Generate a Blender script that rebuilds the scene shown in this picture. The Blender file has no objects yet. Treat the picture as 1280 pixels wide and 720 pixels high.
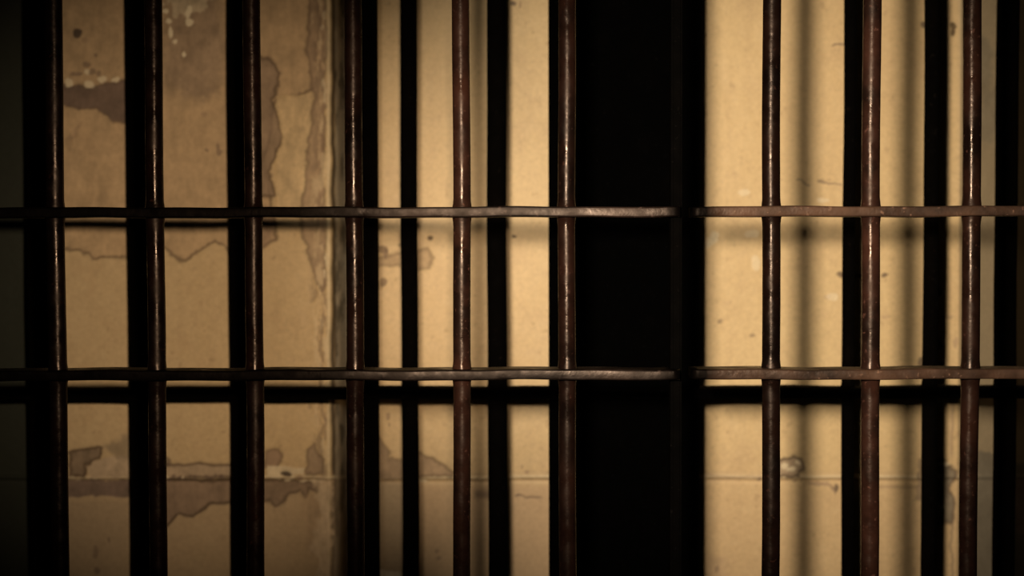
import bpy, bmesh, math, random
import numpy as np
from mathutils import Vector, Matrix

random.seed(4)
C = bpy.context.scene.collection
F = 1778.0                      # focal length in pixels of the 1280 wide frame
CAM = Vector((0.0, 0.0, 1.40))
PITCH = math.radians(1.7)       # looking slightly down
ROLL = math.radians(-0.10)
ROOM_H = 2.70
GY = 1.778                      # depth of the near bars
BY = 2.12                       # depth of the added far bars
WY = 2.27                       # depth of the wall

Rx = Matrix.Rotation(math.pi / 2 - PITCH, 4, 'X')
CM = Matrix.Translation(CAM) @ Rx @ Matrix.Rotation(ROLL, 4, 'Z')
R3 = CM.to_3x3()

def at(px, py, Y):
    """where a sight line meets the vertical plane at depth Y"""
    d = R3 @ Vector(((px - 640) / F, (360 - py) / F, -1.0))
    t = (Y - CAM.y) / d.y
    return CAM + d * t

# ------------------------------------------------------------------ helpers
def link(o, parent=None):
    C.objects.link(o)
    if parent: o.parent = parent
    return o

def mesh_obj(name, bm, mat, parent=None, smooth=True):
    me = bpy.data.meshes.new(name)
    bm.to_mesh(me); bm.free()
    for p in me.polygons: p.use_smooth = smooth
    me.materials.append(mat)
    return link(bpy.data.objects.new(name, me), parent)

def thing(name, label, cat, loc, group=None):
    o = bpy.data.objects.new(name, None)
    o.location = loc; o['label'] = label; o['category'] = cat
    o.empty_display_size = 0.1
    if group: o['group'] = group
    return link(o)

def nodes(mat):
    mat.use_nodes = True
    nt = mat.node_tree
    return nt, nt.nodes, nt.links, nt.nodes['Principled BSDF']

# ------------------------------------------------------------------ materials
def rust_mat(name, dark, rust, scale=1.0, spec=0.5, rough=0.38, amount=0.5, bump=.6, keep_spec=False):
    m = bpy.data.materials.new(name)
    nt, N, L, B = nodes(m)
    tc = N.new('ShaderNodeTexCoord')
    mp = N.new('ShaderNodeMapping'); mp.inputs['Scale'].default_value = (1, 1, 1)
    L.new(tc.outputs['Object'], mp.inputs['Vector'])
    oi = N.new('ShaderNodeObjectInfo')
    add = N.new('ShaderNodeVectorMath'); add.operation = 'ADD'
    L.new(mp.outputs['Vector'], add.inputs[0])
    L.new(oi.outputs['Location'], add.inputs[1])
    n1 = N.new('ShaderNodeTexNoise'); n1.inputs['Scale'].default_value = 9 * scale
    n1.inputs['Detail'].default_value = 5; n1.inputs['Roughness'].default_value = 0.65
    n2 = N.new('ShaderNodeTexNoise'); n2.inputs['Scale'].default_value = 130 * scale
    n2.inputs['Detail'].default_value = 4; n2.inputs['Roughness'].default_value = 0.6
    n3 = N.new('ShaderNodeTexNoise'); n3.inputs['Scale'].default_value = 45 * scale
    n3.inputs['Detail'].default_value = 3
    for n in (n1, n2, n3): L.new(add.outputs[0], n.inputs['Vector'])
    mr = N.new('ShaderNodeMapRange')
    mr.inputs['From Min'].default_value = 0.62 - amount * 0.4
    mr.inputs['From Max'].default_value = 0.80 - amount * 0.3
    L.new(n1.outputs['Fac'], mr.inputs['Value'])
    mix = N.new('ShaderNodeMix'); mix.data_type = 'RGBA'
    mix.inputs[6].default_value = (*dark, 1); mix.inputs[7].default_value = (*rust, 1)
    L.new(mr.outputs['Result'], mix.inputs[0])
    # fine flecks of bare lighter metal
    fl = N.new('ShaderNodeMapRange')
    fl.inputs['From Min'].default_value = 0.62; fl.inputs['From Max'].default_value = 0.72
    L.new(n2.outputs['Fac'], fl.inputs['Value'])
    mix2 = N.new('ShaderNodeMix'); mix2.data_type = 'RGBA'
    mix2.inputs[7].default_value = (rust[0] * 2.2, rust[1] * 2.4, rust[2] * 2.6, 1)
    L.new(mix.outputs[2], mix2.inputs[6]); L.new(fl.outputs['Result'], mix2.inputs[0])
    ga = N.new('ShaderNodeAttribute'); ga.attribute_name = 'darkening'
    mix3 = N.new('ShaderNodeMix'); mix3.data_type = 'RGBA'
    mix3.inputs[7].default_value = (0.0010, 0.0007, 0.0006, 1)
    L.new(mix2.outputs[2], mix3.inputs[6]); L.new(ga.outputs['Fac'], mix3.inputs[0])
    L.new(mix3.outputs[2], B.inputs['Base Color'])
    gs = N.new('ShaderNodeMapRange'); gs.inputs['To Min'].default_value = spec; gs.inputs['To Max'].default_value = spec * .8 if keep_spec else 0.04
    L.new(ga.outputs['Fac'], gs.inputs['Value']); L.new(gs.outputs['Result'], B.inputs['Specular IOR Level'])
    rr = N.new('ShaderNodeMapRange')
    rr.inputs['To Min'].default_value = rough - 0.12; rr.inputs['To Max'].default_value = rough + 0.22
    rr.inputs['From Min'].default_value = 0.3; rr.inputs['From Max'].default_value = 0.7
    L.new(n3.outputs['Fac'], rr.inputs['Value']); L.new(rr.outputs['Result'], B.inputs['Roughness'])
    B.inputs['Specular Tint'].default_value = (1.0, .78, .66, 1)
    b1 = N.new('ShaderNodeBump'); b1.inputs['Strength'].default_value = 0.55 * bump
    b1.inputs['Distance'].default_value = 0.0012
    L.new(n2.outputs['Fac'], b1.inputs['Height'])
    b2 = N.new('ShaderNodeBump'); b2.inputs['Strength'].default_value = 0.5 * bump
    b2.inputs['Distance'].default_value = 0.003
    L.new(n3.outputs['Fac'], b2.inputs['Height']); L.new(b1.outputs['Normal'], b2.inputs['Normal'])
    L.new(b2.outputs['Normal'], B.inputs['Normal'])
    return m

M_BAR = rust_mat('rusted_bar_paint', (0.010, 0.0048, 0.0036), (0.040, 0.0155, 0.010), rough=0.27, spec=.25, amount=0.55, bump=.5, keep_spec=True)
M_STRAP = rust_mat('dark_strap_paint', (0.007, 0.0045, 0.0038), (0.028, 0.016, 0.012), scale=0.9,
                   spec=0.35, rough=0.40, amount=0.45)
M_STRAP_R = rust_mat('rusty_strap_paint', (0.016, 0.0095, 0.007), (0.075, 0.038, 0.023), scale=0.9,
                   spec=0.30, rough=0.42, amount=0.6, bump=.9)
M_BACK = rust_mat('shade_band_black', (0.0012, 0.0010, 0.0009), (0.0020, 0.0014, 0.0010), spec=0.02, rough=0.9, amount=0.3)  # near-black for the added bars that stand in for shadow
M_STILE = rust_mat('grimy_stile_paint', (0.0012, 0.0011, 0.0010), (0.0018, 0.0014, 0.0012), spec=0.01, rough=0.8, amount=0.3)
M_PLATE = rust_mat('shade_plate_black', (0.0006, 0.0006, 0.0006), (0.0009, 0.0008, 0.0007), spec=0.01, rough=0.95, amount=0.2)  # black of the plate put where deep shade lies

def concrete(name, c):
    m = bpy.data.materials.new(name)
    nt, N, L, B = nodes(m)
    tc = N.new('ShaderNodeTexCoord')
    n = N.new('ShaderNodeTexNoise'); n.inputs['Scale'].default_value = 6; n.inputs['Detail'].default_value = 8
    L.new(tc.outputs['Object'], n.inputs['Vector'])
    cr = N.new('ShaderNodeValToRGB')
    cr.color_ramp.elements[0].position = 0.3; cr.color_ramp.elements[1].position = 0.7
    cr.color_ramp.elements[0].color = (c[0] * .6, c[1] * .6, c[2] * .6, 1)
    cr.color_ramp.elements[1].color = (*c, 1)
    L.new(n.outputs['Fac'], cr.inputs['Fac']); L.new(cr.outputs['Color'], B.inputs['Base Color'])
    B.inputs['Roughness'].default_value = 0.85
    b = N.new('ShaderNodeBump'); b.inputs['Strength'].default_value = 0.3; b.inputs['Distance'].default_value = 0.01
    L.new(n.outputs['Fac'], b.inputs['Height']); L.new(b.outputs['Normal'], B.inputs['Normal'])
    return m

def wall_mat():
    m = bpy.data.materials.new('peeling_plaster_paint')
    nt, N, L, B = nodes(m)
    at_ = N.new('ShaderNodeAttribute'); at_.attribute_name = 'paint'
    tc = N.new('ShaderNodeTexCoord')
    n = N.new('ShaderNodeTexNoise'); n.inputs['Scale'].default_value = 160; n.inputs['Detail'].default_value = 5
    L.new(tc.outputs['Object'], n.inputs['Vector'])
    mr = N.new('ShaderNodeMapRange'); mr.inputs['To Min'].default_value = 0.93; mr.inputs['To Max'].default_value = 1.06
    mr.inputs['From Min'].default_value = 0.3; mr.inputs['From Max'].default_value = 0.7
    L.new(n.outputs['Fac'], mr.inputs['Value'])
    vm = N.new('ShaderNodeVectorMath'); vm.operation = 'SCALE'
    L.new(at_.outputs['Color'], vm.inputs[0]); L.new(mr.outputs['Result'], vm.inputs['Scale'])
    L.new(vm.outputs[0], B.inputs['Base Color'])
    B.inputs['Specular IOR Level'].default_value = 0.35
    r = N.new('ShaderNodeMapRange'); r.inputs['To Min'].default_value = 0.85; r.inputs['To Max'].default_value = 0.42
    L.new(at_.outputs['Alpha'], r.inputs['Value']); L.new(r.outputs['Result'], B.inputs['Roughness'])
    b = N.new('ShaderNodeBump'); b.inputs['Strength'].default_value = 0.16; b.inputs['Distance'].default_value = 0.0012
    L.new(n.outputs['Fac'], b.inputs['Height'])
    n2 = N.new('ShaderNodeTexNoise'); n2.inputs['Scale'].default_value = 14; n2.inputs['Detail'].default_value = 3
    L.new(tc.outputs['Object'], n2.inputs['Vector'])
    b2 = N.new('ShaderNodeBump'); b2.inputs['Strength'].default_value = 0.25; b2.inputs['Distance'].default_value = 0.008
    L.new(n2.outputs['Fac'], b2.inputs['Height']); L.new(b.outputs['Normal'], b2.inputs['Normal'])
    L.new(b2.outputs['Normal'], B.inputs['Normal'])
    return m

# ------------------------------------------------------------------ numpy noise
def vnoise(x, y, seed):
    xi = np.floor(x).astype(np.int64); yi = np.floor(y).astype(np.int64)
    fx = x - xi; fy = y - yi
    fx = fx * fx * (3 - 2 * fx); fy = fy * fy * (3 - 2 * fy)
    def h(a, b):
        n = (a * 374761393 + b * 668265263 + seed * 982451653) & 0x7fffffff
        n = ((n ^ (n >> 13)) * 1274126177) & 0x7fffffff
        n = n ^ (n >> 16)
        return (n & 0xffff) / 65535.0
    a = h(xi, yi); b = h(xi + 1, yi); c = h(xi, yi + 1); d = h(xi + 1, yi + 1)
    return (a * (1 - fx) + b * fx) * (1 - fy) + (c * (1 - fx) + d * fx) * fy

def fbm(x, y, s, seed, octv=4, g=0.5):
    t = 0; amp = 1; tot = 0
    for k in range(octv):
        t = t + amp * vnoise(x / s * 2 ** k, y / s * 2 ** k, seed + 17 * k); tot += amp; amp *= g
    return t / tot * 2 - 1

def poly_sdf(X, Y, pts):
    P = np.array(pts, float); n = len(P)
    d = np.full(X.shape, 1e9); inside = np.zeros(X.shape, bool)
    for i in range(n):
        a = P[i]; b = P[(i + 1) % n]; e = b - a
        wx = X - a[0]; wy = Y - a[1]
        t = np.clip((wx * e[0] + wy * e[1]) / (e @ e + 1e-9), 0, 1)
        d = np.minimum(d, (wx - e[0] * t) ** 2 + (wy - e[1] * t) ** 2)
        cnd = ((a[1] <= Y) & (b[1] > Y)) | ((b[1] <= Y) & (a[1] > Y))
        with np.errstate(divide='ignore', invalid='ignore'):
            xi = a[0] + (Y - a[1]) * e[0] / (e[1] if abs(e[1]) > 1e-9 else 1e-9)
        inside ^= cnd & (X < xi)
    return np.where(inside, -np.sqrt(d), np.sqrt(d))

def sstep(a, b, v):
    t = np.clip((v - a) / (b - a), 0, 1)
    return t * t * (3 - 2 * t)

# ------------------------------------------------------------------ the wall
def build_wall():
    xL0, xL1 = at(-30, 360, WY).x, at(1310, 360, WY).x
    zT, zB = at(640, -20, WY).z, at(640, 745, WY).z
    xs = np.concatenate([np.linspace(-3.0, xL0, 30)[:-1], np.arange(xL0, xL1, 0.0017), np.linspace(xL1, 3.0, 30)[1:]])
    zs = np.concatenate([np.linspace(0, zB, 16)[:-1], np.arange(zB, zT, 0.0017), np.linspace(zT, ROOM_H, 16)[1:]])
    # exact breaks at the corner of the pier
    xc = at(416, 360, WY - 0.055).x
    X, Z = np.meshgrid(xs, zs)
    # plan profile: a pier on the left stands proud, a splay on the right falls back
    D = np.full(X.shape, WY)
    xr = at(434, 360, WY).x
    t = np.clip((X - xc) / (xr - xc), 0, 1)
    D = WY - 0.055 * (1 - t)
    xk = at(1199, 360, WY).x
    D = D + np.clip(X - xk, 0, 0.13) * 0.9
    # sight coordinates of each wall point, used as a ruler for placing the stains
    inv = R3.transposed()
    px_ = X - CAM.x; py_ = D - CAM.y; pz_ = Z - CAM.z
    cx = inv[0][0] * px_ + inv[0][1] * py_ + inv[0][2] * pz_
    cy = inv[1][0] * px_ + inv[1][1] * py_ + inv[1][2] * pz_
    cz = inv[2][0] * px_ + inv[2][1] * py_ + inv[2][2] * pz_
    U = 640 + F * cx / -cz
    V = 360 - F * cy / -cz

    wu = fbm(U, V, 22, 3, 4) * 8 + fbm(U, V, 7, 5, 3) * 4.5
    wv = fbm(U, V, 22, 9, 4) * 8 + fbm(U, V, 7, 11, 3) * 4.5
    Uw, Vw = U + wu, V + wv
    U2, V2 = U + wu * .45, V + wv * .45

    cream = np.array([0.66, 0.475, 0.245])
    col = np.ones(X.shape + (3,)) * cream
    gloss = np.ones(X.shape) * 0.75
    H = np.zeros(X.shape)                       # relief, metres towards the room

    def tint(mask, c, g=None, h=0.0):
        nonlocal col, gloss, H
        mk = mask[..., None]
        col = col * (1 - mk) + np.array(c) * mk
        if g is not None: gloss = gloss * (1 - mask) + g * mask
        H = H + mask * h

    vary = fbm(U, V, 18, 171, 5, .65)
    vary2 = fbm(U * 2.2, V * .6, 12, 173, 4, .6)
    def patch(pts, c, op=1.0, soft=1.5, warp=1.0, g=0.2, h=-0.0006, rim=None):
        m = poly_sdf(U + wu * warp, V + wv * warp, pts)
        mk = (1 - sstep(-soft, soft, m)) * op
        cc = np.array(c) * (1 + .38 * vary + .22 * vary2)[..., None]
        tint(mk, cc, g, h)
        if rim is not None:
            r = np.exp(-(m / 2.2) ** 2) * min(1, rim * 1.35)
            tint(np.clip(r, 0, 1), (0.13, 0.085, 0.05), 0.2, 0)

    def spot(x, y, rx, ry, c, op=0.9, h=0):
        d = np.sqrt(((U2 - x) / rx) ** 2 + ((V2 - y) / ry) ** 2)
        tint((1 - sstep(0.8, 1.15, d)) * op, c, 0.2, h)

    # broad colour drift of the old paint
    left_shade = 1 - sstep(47, 53, U + wu * .3)  # mask for the shade painted on the far left of the wall
    big = fbm(U, V * .6, 260, 21, 3)
    tint(np.clip(0.25 + big * .6, 0, 1) * 0.35, (0.60, 0.38, 0.20))
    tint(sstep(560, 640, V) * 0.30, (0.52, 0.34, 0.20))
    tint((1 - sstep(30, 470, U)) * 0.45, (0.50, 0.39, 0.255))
    streak = fbm(U * 3.2, V * .35, 40, 31, 4)
    tint(np.clip(streak, 0, 1) * 0.30, (0.48, 0.33, 0.18))
    mott = fbm(U, V, 36, 41, 5, .6)
    tint(sstep(0.15, 0.6, mott) * 0.25, (0.50, 0.33, 0.18))
    fleck = fbm(U, V, 9, 51, 3)
    tint(sstep(0.52, 0.7, fleck) * 0.35, (0.34, 0.22, 0.12), 0.3)
    H += fbm(U, V, 90, 61, 4) * 0.0012 + fbm(U, V, 12, 71, 3) * 0.00018

    fine = fbm(U, V, 7, 141, 4, .7)
    tint(sstep(.05, .6, fine) * .22, (0.42, 0.28, 0.16))
    tint(sstep(.05, .6, -fine) * .15, (0.74, 0.57, 0.33))
    BR = (0.34, 0.225, 0.145); DK = (0.17, 0.115, 0.085); GR = (0.36, 0.29, 0.20)
    LT = (0.80, 0.66, 0.44); TAN = (0.47, 0.32, 0.19)

    # ---- upper left: older brown coat showing above the ragged paint line
    patch([(-40, -40), (60, -40), (400, -40), (395, 110), (372, 118), (345, 120), (330, 200), (345, 300), (300, 322), (287, 318),
           (268, 302), (252, 312), (232, 328), (216, 318), (205, 310), (160, 322), (118, 321), (100, 312), (-40, 306)],
          (0.50, 0.345, 0.20), 0.75, 1.2, .55, .3, -0.0008, rim=0.55)
    patch([(203, -20), (270, -20), (280, 40), (286, 90), (255, 128), (225, 118), (200, 105)], (0.33, 0.235, 0.16), .7, 14, 1.5)
    patch([(200, -20), (262, -20), (255, 12), (236, 16), (215, 18), (208, 8)], LT, .55, 1.5, 1.3, h=.0008)
    for a in [(236, 14, 4, 8), (238, 27, 6, 5), (210, 26, 4, 3), (212, 40, 3, 8), (218, 51, 3, 3), (231, 68, 3, 3), (206, 14, 3, 3)]:
        spot(*a, (.92, .78, .54), .9, .0009)
    # dark band in the first gap
    patch([(60, 104), (92, 104), (110, 110), (125, 102), (150, 103), (196, 108), (194, 140), (154, 152), (135, 148), (120, 135),
           (100, 136), (82, 130), (60, 128)], (0.17, 0.115, 0.09), .92, 1.5, .6, rim=.3)
    for a in [(86, 102, 6, 6), (112, 106, 7, 5), (128, 98, 5, 4), (145, 100, 6, 3), (108, 88, 4, 4)]:
        spot(*a, (.85, .72, .50), .8, .0008)
    for a in [(108, 80, 6, 3), (115, 88, 5, 4), (95, 92, 8, 3), (124, 90, 4, 3), (120, 68, 3, 2)]:
        spot(*a, DK, .6)
    spot(98, 42, 6, 5.5, (0.07, 0.05, 0.04)); spot(106, 50, 4, 4, BR, .5)
    patch([(84, 175), (95, 160), (100, 158), (96, 172), (86, 185)], BR, .5, 3)
    spot(259, 188, 3, 3, DK, .6); spot(274, 186, 3, 9, DK, .6); spot(255, 145, 4, 3, BR, .5)
    # third gap, dark bloom at its left
    patch([(318, 70), (340, 76), (350, 92), (344, 112), (339, 122), (350, 150), (352, 170), (344, 195), (336, 215), (344, 245), (318, 250)],
          (0.30, 0.21, 0.14), .85, 1.5, .5, rim=.6)
    patch([(344, 118), (384, 117), (390, 140), (386, 190), (384, 262), (345, 265), (345, 205), (352, 170), (350, 145)],
          (0.62, 0.45, 0.245), .9, 1.5, .4, .6, .0005)
    patch([(318, 255), (345, 262), (340, 300), (330, 312), (318, 316)], BR, .7, 6, .6)
    # brown run beside the corner bead
    patch([(388, -20), (408, -20), (409, 60), (405, 120), (404, 200), (408, 280), (403, 362), (396, 356), (388, 330), (378, 300),
           (376, 262), (384, 225), (386, 160), (392, 120), (384, 60)], (0.40, 0.275, 0.175), .75, 2, .6, rim=.45)
    patch([(396, 70), (408, 60), (410, 130), (402, 135), (394, 115)], (0.56, 0.40, 0.24), .7, 2, .8)
    for k in range(46):
        y = k * 15.5 + random.uniform(-5, 5)
        spot(404 + random.uniform(-3.5, 3.5), y, random.uniform(1.5, 3.2), random.uniform(4, 11),
             random.choice([BR, (.28, .18, .11), LT]), random.uniform(.35, .7), random.choice([0, .0005, -.0005]))
    tear = fbm(U * 2.6, V * .7, 16, 161, 5, .6)
    zone = sstep(384, 396, U + wu) * (1 - sstep(408, 411, U))
    tint(zone * sstep(.05, .25, tear) * .6, (0.26, 0.18, 0.115), .2, -.0012)
    tint(zone * sstep(.10, .3, -tear) * .5, (0.74, 0.57, 0.35), .3, .0012)
    # bead of bright plaster on the very edge of the pier, then the crack
    e = np.exp(-((U - 411.0) / 2.6) ** 2)
    tint(e * .8, (0.80, 0.64, 0.40), .5, .0012)
    # rough grey return of the pier
    ret = sstep(417.5, 420, U) * (1 - sstep(434, 440, U))
    tint(ret * .85, (0.62, 0.55, 0.43), .2)
    rr = fbm(U * 1.6, V * .4, 12, 91, 4)
    tint(ret * sstep(0.0, .4, rr) * .75, (0.12, 0.10, 0.07), .1, -.003)
    tint(ret * sstep(.1, .5, -rr) * .4, (0.80, 0.70, 0.52), .2, .003)

    crk = np.exp(-((U + fbm(U * 0, V, 34, 81, 3) * 2.2 - 416.8) / (3.2 + .8 * fbm(U * 0, V, 20, 83, 2))) ** 2)
    tint(np.clip(crk, 0, 1) * .95, (0.018, 0.012, 0.008), .1, -.004)

    tint((1 - sstep(425, 440, U)) * sstep(596, 604, V) * .45, (0.40, 0.295, 0.19), .3)
    # ---- the horizontal joint across the wall
    yj = 596 + fbm(U, V * 0, 60, 101, 3) * 1.6
    q = V - yj
    H += np.exp(-(q / 2.2) ** 2) * .0034
    H -= np.exp(-((q - 5.5) / 2.0) ** 2) * .0015
    jm = 0.45 + .55 * sstep(-.3, .4, fbm(U, V * 0, 30, 103, 3))
    tint(np.exp(-((q - 4.0) / 1.6) ** 2) * .55 * jm, (0.22, 0.14, 0.09), .2)
    tint(np.exp(-((q + 4.5) / 1.8) ** 2) * .30 * jm, (0.30, 0.20, 0.12), .2)
    tint(np.exp(-(q / 2.2) ** 2) * .55, LT, .6)

    # first gap, bottom
    patch([(86, 566), (98, 562), (112, 562), (122, 558), (127, 560), (124, 572), (112, 578), (106, 580), (104, 594), (88, 594)],
          (0.25, 0.18, 0.12), .92, 1.2, .4, rim=.7)
    patch([(106, 582), (112, 579), (126, 574), (150, 570), (170, 572), (170, 598), (112, 598)], (0.50, 0.38, 0.26), .85, 1.5, .5)
    patch([(130, 560), (150, 545), (175, 545), (175, 575), (140, 572)], (0.22, 0.17, 0.12), .6, 5, .8)
    patch([(60, 600), (92, 600), (112, 597), (130, 601), (200, 600), (200, 622), (130, 620), (84, 622), (60, 622)],
          (0.18, 0.125, 0.10), .9, 1.5, .35)
    for a in [(90, 596, 4, 3), (98, 599, 4, 2), (118, 597, 5, 2)]: spot(*a, LT, .45, .0006)
    tint((1 - sstep(150, 175, U)) * sstep(622, 632, V) * .35, (0.36, 0.27, 0.18), .4)
    spot(135, 675, 2, 3, DK, .6); spot(119, 690, 3, 9, DK, .5); spot(122, 715, 4, 4, DK, .6)
    # second gap, bottom
    patch([(190, 578), (208, 580), (232, 581), (250, 579), (270, 582), (318, 578), (318, 596), (190, 598)],
          (0.47, 0.35, 0.235), .9, 1.2, .3, rim=.6)
    patch([(205, 568), (213, 572), (214, 582), (206, 584)], DK, .7, 1.5, .5)
    patch([(190, 597), (225, 600), (250, 602), (318, 598), (318, 628), (262, 630), (252, 638), (240, 645), (222, 643), (216, 650),
           (210, 658), (190, 655)], (0.29, 0.20, 0.135), .94, 1.2, .45, rim=.9)
    for k in range(16):
        spot(random.uniform(208, 285), 597 + random.uniform(-3, 2.5), random.uniform(1.5, 5), 2, random.choice([LT, DK, DK]), .65, .0004)
    # third gap, bottom
    patch([(330, 562), (346, 560), (352, 572), (346, 584), (330, 586)], BR, .9, 1.5, .6, rim=.4)
    patch([(334, 582), (356, 583), (382, 586), (380, 593), (352, 592), (345, 598), (334, 596)], LT, .8, 1.2, .4, h=.001)
    spot(356, 592, 8, 3.5, (0.06, 0.04, 0.03), .9, -.001)
    patch([(384, 562), (392, 556), (396, 566), (404, 575), (404, 594), (384, 592)], (0.40, 0.28, 0.18), .85, 1.3, .5, rim=.4)
    patch([(326, 602), (352, 600), (384, 603), (398, 602), (396, 614), (386, 612), (382, 624), (376, 614), (362, 618), (352, 630),
           (344, 634), (338, 626), (326, 628)], (0.27, 0.185, 0.12), .92, 1.2, .4, rim=.6)
    for k in range(12):
        spot(random.uniform(340, 412), 598 + random.uniform(-3, 6), random.uniform(2, 6), 2.2, random.choice([LT, BR]), .6, .0005)
    patch([(392, 600), (412, 600), (414, 740), (394, 740), (390, 680), (398, 650)], (0.66, 0.50, 0.33), .65, 3, 1.2, h=.0006)
    patch([(382, 620), (396, 625), (398, 650), (388, 690), (380, 660)], TAN, .5, 5, 1.0)
    # fourth gap
    patch([(440, 318), (470, 322), (498, 316), (520, 314), (534, 312), (541, 322), (537, 336), (524, 338), (500, 332), (480, 330), (455, 336), (440, 336)],
          (0.42, 0.29, 0.175), .7, 2, .4, rim=.35)
    for a in [(477, 311, 8, 5), (482, 315, 3, 6), (499, 306, 3, 3), (481, 354, 6, 5), (470, 352, 3, 3)]: spot(*a, (.2, .13, .085), .75)
    spot(538.5, 298, 3.2, 3.5, (.10, .06, .04), .9, -.0006)
    spot(486, 520, 3, 4, BR, .7); spot(488, 530, 2, 3, BR, .7)
    patch([(440, 545), (476, 548), (486, 560), (490, 574), (510, 574), (510, 598), (440, 598)], (0.36, 0.25, 0.16), .85, 2, .8, rim=.3)
    tint(sstep(438, 445, U) * (1 - sstep(505, 520, U)) * sstep(598, 606, V) * .65, (0.36, 0.28, 0.19), .3)
    patch([(474, 712), (500, 714), (500, 740), (474, 740)], (0.72, 0.62, 0.47), .85, 1.5, .6)
    # fifth gap, wedge stain above the joint
    patch([(510, 560), (522, 566), (528, 572), (540, 574), (552, 582), (566, 590), (566, 596), (510, 596)],
          (0.46, 0.315, 0.195), .9, 1.5, .5, rim=.45)
    tint(sstep(510, 515, U) * (1 - sstep(720, 760, U)) * sstep(602, 612, V) * .55, (0.55, 0.37, 0.225), .4)
    spot(547, 688, 3, 2, BR, .7); spot(549, 698, 3, 3, BR, .7); spot(527, 601, 7, 2.5, LT, .8, .0005)
    tint(sstep(590, 596, U) * (1 - sstep(616, 622, U)) * np.exp(-((V - 618) / 6) ** 2) * .7, DK, .2)
    # sixth gap
    spot(642, 5, 4, 2.5, DK, .9); spot(652, 6, 1.5, 5, BR, .7); spot(644, 294.5, 3.4, 2.2, (.06, .04, .03), .95)
    ck = np.exp(-((V - (620 + fbm(U, V * 0, 14, 111, 3) * 4)) / 1.3) ** 2) * sstep(644, 650, U) * (1 - sstep(672, 682, U))
    tint(ck * .75, DK, .2, -.0008)
    spot(648, 618, 3, 2, DK, .8); spot(660, 588, 3, 2, BR, .6); spot(654, 584, 2, 2, BR, .6)
    # seventh gap
    spot(899, 400, 3.4, 3.4, (.30, .21, .13), .75); spot(941, 418, 3, 2.6, (.30, .21, .13), .75)
    patch([(884, 300), (890, 289), (897, 290), (896, 300), (888, 308), (883, 310)], (.80, .68, .48), .7, 2, .3, h=.0008)
    ck = np.exp(-((V - (594 + (U - 890) * .05 + fbm(U, V * 0, 16, 113, 3) * 2.5)) / 1.4) ** 2) * sstep(870, 890, U) * (1 - sstep(950, 960, U))
    tint(ck * .6, BR, .2, -.001)
    spot(897, 713, 4, 4, (.08, .05, .04), .9); patch([(880, 700), (905, 696), (915, 740), (880, 740)], TAN, .6, 5, 1)
    spot(949, 598, 3, 3, DK, .7)
    # eighth gap
    for (x0, y0, x1, y1) in [(1040, 56, 1056, 54), (1022, 226, 1052, 231), (996, 224, 1010, 232), (1040, 608, 1044, 617)]:
        m = poly_sdf(U2, V2, [(x0, y0 - .4), (x1, y1 - .4), (x1, y1 + .4), (x0, y0 + .4)])
        tint((1 - sstep(.2, 1.6, m)) * .7, DK, .2)
    patch([(970, 575), (990, 574), (1003, 576), (1006, 588), (1000, 597), (970, 598)], (0.36, 0.26, 0.17), .85, 1.3, .8, rim=.7)
    for a in [(982, 583, 5, 4), (990, 588, 6, 3), (997, 580, 3, 3)]: spot(*a, LT, .7, .0007)
    m = poly_sdf(U2, V2, [(1010, 602), (1028, 604), (1038, 606), (1040, 612), (1036, 608), (1012, 604)])
    tint((1 - sstep(0, 1.8, m)) * .7, BR, .2, -.0006)
    # mark crossing behind the added far bar
    for a in [(1052, 343, 6, 3), (1065, 342, 7, 8), (1077, 343, 5, 3), (1105, 344, 5, 3), (1045, 610, 3, 5)]: spot(*a, (.11, .07, .05), .8)
    spot(1034, 370, 4, 3, TAN, .7); spot(1108, 395, 8, 2.5, TAN, .7); spot(1184, 398, 7, 2.5, TAN, .8); spot(1195, 428, 3, 7, TAN, .8)
    for a in [(1172, 366, 5, 5), (1152, 452, 6, 6), (1175, 430, 4, 7), (1155, 30, 4, 4), (1176, 455, 4, 5)]: spot(*a, (.12, .08, .055), .8)
    patch([(1142, 590), (1150, 576), (1165, 575), (1165, 625), (1144, 624)], (0.30, 0.21, 0.13), .8, 2.5, 1)
    # tenth gap, crack and grey patch near the splay
    spot(1190, 33, 5, 5, (.12, .075, .035), .95); spot(1190, 42, 3.4, 6, (.12, .075, .035), .95)
    lx = 1184 + fbm(V, V * 0, 40, 121, 3) * 3
    tint(np.exp(-((U - lx) / 1.6) ** 2) * (1 - sstep(195, 215, V)) * .45 * sstep(-.4, .2, fbm(U * 0, V, 18, 123, 2)), BR, .2, -.0006)
    tint((1 - sstep(1184, 1187, U)) * sstep(1165, 1172, U) * (1 - sstep(190, 260, V)) * .35, (.50, .40, .29), .3)
    lx2 = 1192 - np.abs(V - 520) * .06 + fbm(U * 0, V, 26, 125, 3) * 3
    tint(np.exp(-((U - lx2) / 1.8) ** 2) * sstep(480, 495, V) * (1 - sstep(565, 580, V)) * .7, BR, .2, .0007)
    patch([(1165, 574), (1182, 576), (1192, 590), (1188, 612), (1194, 628), (1190, 652), (1174, 652), (1165, 630)],
          (0.24, 0.19, 0.13), .95, 1.5, .6, rim=.6)
    spot(1174, 633, 5, 4.5, LT, .9, .001); spot(1172, 641, 3, 5, LT, .6, .001); spot(1180, 580, 8, 3, LT, .6, .0006)
    ck = np.exp(-((U - 1189 - fbm(U * 0, V, 12, 131, 3) * 3) / 1.5) ** 2) * sstep(650, 655, V)
    tint(ck * .6, DK, .2, -.0006)
    # second thin joint line right of the bright bay
    tint(np.exp(-((V - 609 - fbm(U, V * 0, 20, 151, 3) * 2) / 1.6) ** 2) * sstep(1085, 1100, U) * (1 - sstep(1160, 1175, U)) * .6, BR, .2, -.0008)
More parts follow.
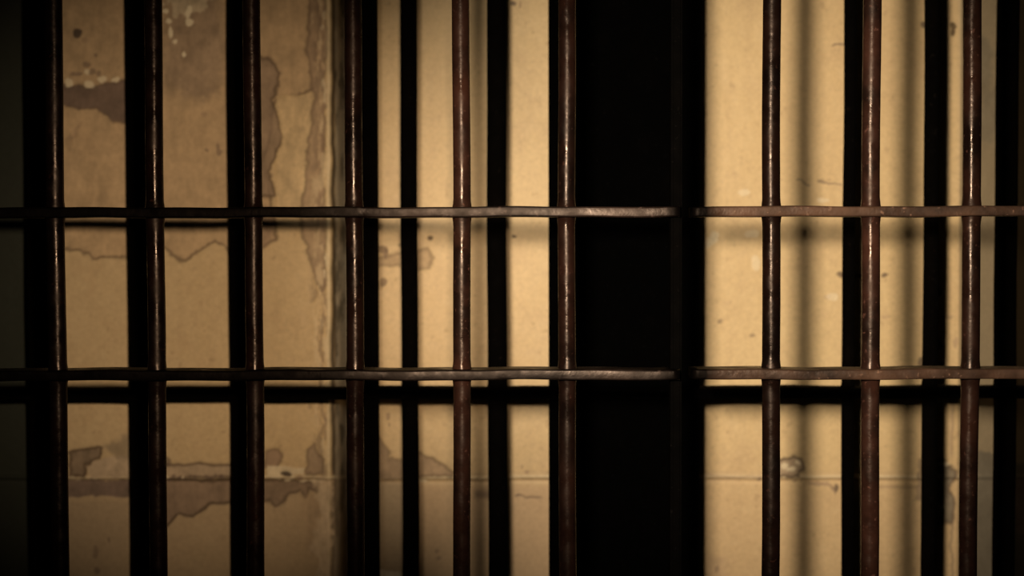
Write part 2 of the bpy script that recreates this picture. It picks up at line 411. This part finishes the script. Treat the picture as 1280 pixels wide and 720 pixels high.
    # pale spots around the bright bay, glossy highlights painted in
    for a in [(930, 243, 8, 4), (940, 293, 9, 5), (1030, 250, 8, 3), (945, 330, 6, 10), (1040, 370, 8, 5)]:
        spot(*a, (.82, .70, .50), .45, .0008)
    # splay at the right: greyer, stained
    tint(sstep(1196, 1204, U) * .55, (0.46, 0.39, 0.28), .3)
    patch([(1215, 565), (1236, 568), (1262, 580), (1330, 575), (1330, 760), (1215, 760)], (0.26, 0.225, 0.17), .75, 2, .8)
    patch([(1222, 140), (1245, 100), (1262, 130), (1240, 180), (1226, 180)], (0.34, 0.29, 0.21), .5, 4, 1)
    patch([(1222, 40), (1242, 60), (1236, 120), (1224, 140)], (0.30, 0.26, 0.19), .5, 4, 1)
    patch([(1264, 600), (1300, 610), (1300, 680), (1264, 660)], (0.50, 0.33, 0.25), .5, 4, 1)

    tint(left_shade, (0.020, 0.022, 0.014), .2)  # far-left shade painted into the wall colour
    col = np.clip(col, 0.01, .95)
    nrm_y = D - H
    nz, nx = X.shape
    co = np.stack([X, nrm_y, Z], -1).reshape(-1, 3)
    idx = np.arange(nx * nz).reshape(nz, nx)
    faces = np.stack([idx[:-1, :-1], idx[:-1, 1:], idx[1:, 1:], idx[1:, :-1]], -1).reshape(-1, 4)
    me = bpy.data.meshes.new('wall_back')
    # thickness: the back face ring
    ring = np.concatenate([idx[0, :], idx[1:, -1], idx[-1, :-1][::-1], idx[1:-1, 0][::-1]])
    n0 = len(co)
    back = co[ring].copy(); back[:, 1] = WY + 0.45
    co = np.concatenate([co, back])
    k = np.arange(len(ring)); k2 = (k + 1) % len(ring)
    side = np.stack([ring[k], n0 + k, n0 + k2, ring[k2]], -1)
    faces = np.concatenate([faces, side])
    me.vertices.add(len(co)); me.vertices.foreach_set('co', co.ravel())
    nf = len(faces)
    me.loops.add(nf * 4); me.loops.foreach_set('vertex_index', faces.ravel())
    me.polygons.add(nf)
    me.polygons.foreach_set('loop_start', np.arange(nf) * 4)
    me.polygons.foreach_set('use_smooth', np.ones(nf, bool))
    me.update(calc_edges=True)
    ca = me.color_attributes.new('paint', 'FLOAT_COLOR', 'POINT')
    rgba = np.ones((len(co), 4)) * .4
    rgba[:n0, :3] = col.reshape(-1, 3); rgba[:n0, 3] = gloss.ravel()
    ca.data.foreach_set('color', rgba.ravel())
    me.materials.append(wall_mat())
    o = link(bpy.data.objects.new('wall_back', me)); o['kind'] = 'structure'
    return o

build_wall()

def slab(name, x0, x1, y0, y1, z0, z1, mat):
    bm = bmesh.new(); bmesh.ops.create_cube(bm, size=1)
    for v in bm.verts:
        v.co = ((x0 + x1) / 2 + v.co.x * (x1 - x0), (y0 + y1) / 2 + v.co.y * (y1 - y0), (z0 + z1) / 2 + v.co.z * (z1 - z0))
    o = mesh_obj(name, bm, mat, smooth=False); o['kind'] = 'structure'
    return o
slab('floor', -3, 3, -1.5, WY + .45, -0.1, 0, concrete('floor_concrete', (0.09, 0.08, 0.07)))
slab('ceiling', -3, 3, -1.5, WY + .45, ROOM_H, ROOM_H + .1, concrete('ceiling_concrete', (0.08, 0.075, 0.065)))

# ------------------------------------------------------------------ grilles
STRAP_Z = [at(640, 264.8, GY - .022).z, at(640, 468.8, GY - .022).z]
STRAP_ALL = [0.30, STRAP_Z[1], STRAP_Z[0], ROOM_H - .30]

def bar_mesh(r, h, joints, seed, seg=28, waves=.0006, darkening=0.0):
    """round bar with weld collars swelling where it passes through the straps"""
    rnd = random.Random(seed)
    zs = set()
    z = 0.0
    while z < h:
        zs.add(round(z, 4)); z += 0.02
    for j in joints:
        for d in (-.018, -.014, -.011, -.0085, -.0065, 0, .0065, .0085, .011, .014, .018): zs.add(round(j + d, 4))
    zs.add(h); zs = sorted(q for q in zs if 0 <= q <= h)
    bm = bmesh.new(); rings = []
    ph = [rnd.uniform(0, 6.28) for _ in range(4)]
    for z in zs:
        rr = r
        for j in joints:
            d = abs(z - j)
            if d < .018: rr = r + .0022 * (1 - d / .018) ** 1.5
        ox = waves * (math.sin(z * 7 + ph[0]) + .5 * math.sin(z * 19 + ph[1]))
        oy = waves * (math.sin(z * 6 + ph[2]) + .5 * math.sin(z * 17 + ph[3]))
        ring = []
        for k in range(seg):
            a = 2 * math.pi * k / seg
            q = rr + rnd.uniform(-1, 1) * .00010
            ring.append(bm.verts.new((ox + q * math.cos(a), oy + q * math.sin(a), z)))
        rings.append(ring)
    for a, b in zip(rings, rings[1:]):
        for k in range(seg):
            bm.faces.new((a[k], a[(k + 1) % seg], b[(k + 1) % seg], b[k]))
    bm.faces.new(rings[0][::-1]); bm.faces.new(rings[-1])
    lay = bm.verts.layers.float.new('darkening')
    for v in bm.verts: v[lay] = darkening
    return bm

def strap_mesh(x0, x1, hgt, dep, seed, darkening=()):
    """flat strap, long edges rounded and faintly wavy"""
    rnd = random.Random(seed)
    prof = []
    b = .0022
    for (sy, sz, a0) in ((-1, -1, 180), (1, -1, 270), (1, 1, 0), (-1, 1, 90)):
        for k in range(4):
            a = math.radians(a0 + k * 30)
            prof.append(((dep / 2 - b) * sy + b * math.cos(a), (hgt / 2 - b) * sz + b * math.sin(a)))
    n = max(4, int((x1 - x0) / .008)); bm = bmesh.new(); rings = []
    ph = [rnd.uniform(0, 6.28) for _ in range(6)]
    for i in range(n + 1):
        x = x0 + (x1 - x0) * i / n
        w = .0005 * math.sin(x * 23 + ph[0]) + .0003 * math.sin(x * 61 + ph[1])
        wy = .0008 * math.sin(x * 15 + ph[2]) + .0003 * math.sin(x * 70 + ph[3])
        tw = .03 * math.sin(x * 11 + ph[4])
        rings.append([bm.verts.new((x, y + wy + z * tw + rnd.uniform(-1, 1) * .0001, z * (1 + .03 * math.sin(x * 33 + ph[5])) + w)) for y, z in prof])
    m = len(prof)
    for a, c in zip(rings, rings[1:]):
        for k in range(m):
            bm.faces.new((a[k], c[k], c[(k + 1) % m], a[(k + 1) % m]))
    bm.faces.new(rings[0]); bm.faces.new(rings[-1][::-1])
    bmesh.ops.recalc_face_normals(bm, faces=bm.faces[:])
    lay = bm.verts.layers.float.new('darkening')
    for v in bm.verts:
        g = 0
        for (c0, c1) in darkening:      # darkest at c0, untouched at c1
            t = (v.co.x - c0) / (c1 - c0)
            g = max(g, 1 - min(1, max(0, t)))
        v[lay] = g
    return bm

def channel_rail(x0, x1, z, depth_y, mat, parent, name):
    bm = bmesh.new(); bmesh.ops.create_cube(bm, size=1)
    for v in bm.verts:
        v.co = ((x0 + x1) / 2 + v.co.x * (x1 - x0), v.co.y * .07, z + v.co.z * .05)
    bmesh.ops.bevel(bm, geom=bm.edges[:], offset=.004, segments=2, affect='EDGES')
    return mesh_obj(name, bm, mat, parent, smooth=False)

def px_x(px, Y): return at(px, 360, Y).x

# sliding barred door on the left of the photo
XD0, XD1 = px_x(-190, GY), px_x(850, GY - .022)
door = thing('sliding_grille', 'rusty barred sliding door of round bars, filling the picture left of the wide black gap',
             'barred door', ((XD0 + XD1) / 2, GY, 0))
ox = (XD0 + XD1) / 2
for i, p in enumerate([-175, -54, 71, 195, 317.5, 443, 577, 709]):
    o = mesh_obj('bar', bar_mesh(.0109, ROOM_H - .10, [z - .05 for z in STRAP_ALL], 100 + i, darkening=[.9, .9, .9, .85, .8, .75, .1, .6][i]), M_BAR, door)  # each bar darkened by its own amount, most at the left
    o.location = (px_x(p, GY) - ox, 0, .05)
for i, z in enumerate(STRAP_ALL):
    o = mesh_obj('strap', strap_mesh(XD0 - ox, XD1 - ox, .0128, .046, 30 + i, [(XD1 - ox - .006, XD1 - ox - .040), (px_x(360, GY) - ox, px_x(760, GY) - ox)]), M_STRAP, door)  # shade painted on the right end; also darker towards the left
    o.location = (0, 0, z)
channel_rail(XD0 - ox, XD1 - ox, .025, 0, M_STRAP, door, 'bottom_rail')
channel_rail(XD0 - ox, XD1 - ox, ROOM_H - .025, 0, M_STRAP, door, 'top_rail')

def plate_mesh(x0, x1, y0, y1, z0, z1):
    bm = bmesh.new(); bmesh.ops.create_cube(bm, size=1)
    for v in bm.verts:
        v.co = ((x0 + x1) / 2 + v.co.x * (x1 - x0), (y0 + y1) / 2 + v.co.y * (y1 - y0), (z0 + z1) / 2 + v.co.z * (z1 - z0))
    bmesh.ops.bevel(bm, geom=bm.edges[:], offset=.003, segments=2, affect='EDGES')
    return bm
o = mesh_obj('stile', plate_mesh(px_x(838, GY) - ox, px_x(852, GY) - ox, -.006, .022, .05, ROOM_H - .05), M_STILE, door, False)
o['label'] = 'narrow near-black upright at the end of the door'

# fixed grille on the right
XG0, XG1 = px_x(866, GY - .022), px_x(1500, GY)
fix = thing('barred_grille', 'rusty brown grille on the right, in front of the brightest wall',
            'barred grille', ((XG0 + XG1) / 2, GY, 0))
ox = (XG0 + XG1) / 2
for i, p in enumerate([964, 1088.5, 1213, 1338, 1462]):
    o = mesh_obj('bar', bar_mesh(.0112, ROOM_H - .10, [z - .05 for z in STRAP_ALL], 200 + i, darkening=[.75, 0, .45, .6, .6][i]), M_BAR, fix)  # darkening differs per bar, none on the second
    o.location = (px_x(p, GY) - ox, 0, .05)
for i, z in enumerate(STRAP_ALL):
    o = mesh_obj('strap', strap_mesh(XG0 - ox, XG1 - ox, .0128, .046, 50 + i, [(XG0 - ox + .018, XG0 - ox + .045)]), M_STRAP_R, fix)  # shade painted into the colour of the strap's left end
    o.location = (0, 0, z)
channel_rail(XG0 - ox, XG1 - ox, .025, 0, M_STRAP_R, fix, 'bottom_rail')
channel_rail(XG0 - ox, XG1 - ox, ROOM_H - .025, 0, M_STRAP_R, fix, 'top_rail')

# black grille added close to the wall, standing in for its shadow bands
XB0, XB1 = px_x(-190, BY), px_x(1500, BY)
back = thing('shade_grille', 'added black grille and wide plate standing in for shadows on the wall behind the rusty bars',
             'barred grille', ((XB0 + XB1) / 2, BY, 0))
ox = (XB0 + XB1) / 2
SZ = at(640, 490.5, BY).z
mesh_obj('upright', plate_mesh(px_x(437, BY) - ox, px_x(473, BY) - ox, -.012, .012, .05, ROOM_H - .05), M_BACK, back, False)  # invented post, gives the dark strip and soft gradient beside the corner
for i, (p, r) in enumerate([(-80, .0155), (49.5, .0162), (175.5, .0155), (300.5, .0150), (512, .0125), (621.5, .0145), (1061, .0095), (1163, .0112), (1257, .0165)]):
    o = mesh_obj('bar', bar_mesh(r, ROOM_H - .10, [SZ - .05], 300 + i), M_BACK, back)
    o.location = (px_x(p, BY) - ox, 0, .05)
o = mesh_obj('shade_plate', plate_mesh(px_x(686, BY) - ox, px_x(873, BY) - ox, -.02, .02, .05, ROOM_H - .05), M_PLATE, back, False)  # plate added to stand for the shadow in the wide gap
o['label'] = 'wide dead-black plate standing in for shadow'
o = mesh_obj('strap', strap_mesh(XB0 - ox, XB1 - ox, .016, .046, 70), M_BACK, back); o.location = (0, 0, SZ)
channel_rail(XB0 - ox, XB1 - ox, .025, 0, M_BACK, back, 'bottom_rail')
channel_rail(XB0 - ox, XB1 - ox, ROOM_H - .025, 0, M_BACK, back, 'top_rail')

# ------------------------------------------------------------------ light
def spot_light(name, cam_xyz, aim_px, power, radius, cone, blend, color):
    l = bpy.data.lights.new(name, 'SPOT')
    l.energy = power; l.shadow_soft_size = radius; l.color = color
    l.spot_size = math.radians(cone); l.spot_blend = blend
    o = bpy.data.objects.new(name, l); C.objects.link(o)
    r, f, u = cam_xyz
    p = CM @ Vector((r, u, -f))
    o.location = p
    tgt = at(*aim_px, WY)
    o.rotation_euler = (tgt - p).to_track_quat('-Z', 'Y').to_euler()
    return o

spot_light('left_lamp', (.008, .30, .078), (270, 345), 72, .022, 34, .98, (1.0, .76, .51))
spot_light('right_lamp', (-.088, .35, .118), (940, 325), 182, .060, 45, 1.0, (1.0, .84, .63))

w = bpy.data.worlds.new('dim_corridor'); bpy.context.scene.world = w
w.use_nodes = True
w.node_tree.nodes['Background'].inputs[0].default_value = (.9, 1.0, .75, 1)
w.node_tree.nodes['Background'].inputs[1].default_value = 0.002

# ------------------------------------------------------------------ camera
cam = bpy.data.cameras.new('camera')
cam.sensor_width = 36; cam.lens = F / 1280 * 36
cam.dof.use_dof = True; cam.dof.focus_distance = GY - .01; cam.dof.aperture_fstop = 2.7
co = bpy.data.objects.new('camera', cam); C.objects.link(co)
co.matrix_world = CM
cam.clip_start = .02
sc = bpy.context.scene
sc.camera = co
sc.view_settings.view_transform = 'Standard'; sc.view_settings.look = 'None'
sc.view_settings.exposure = 0; sc.view_settings.gamma = 1
sc.view_settings.use_curve_mapping = False
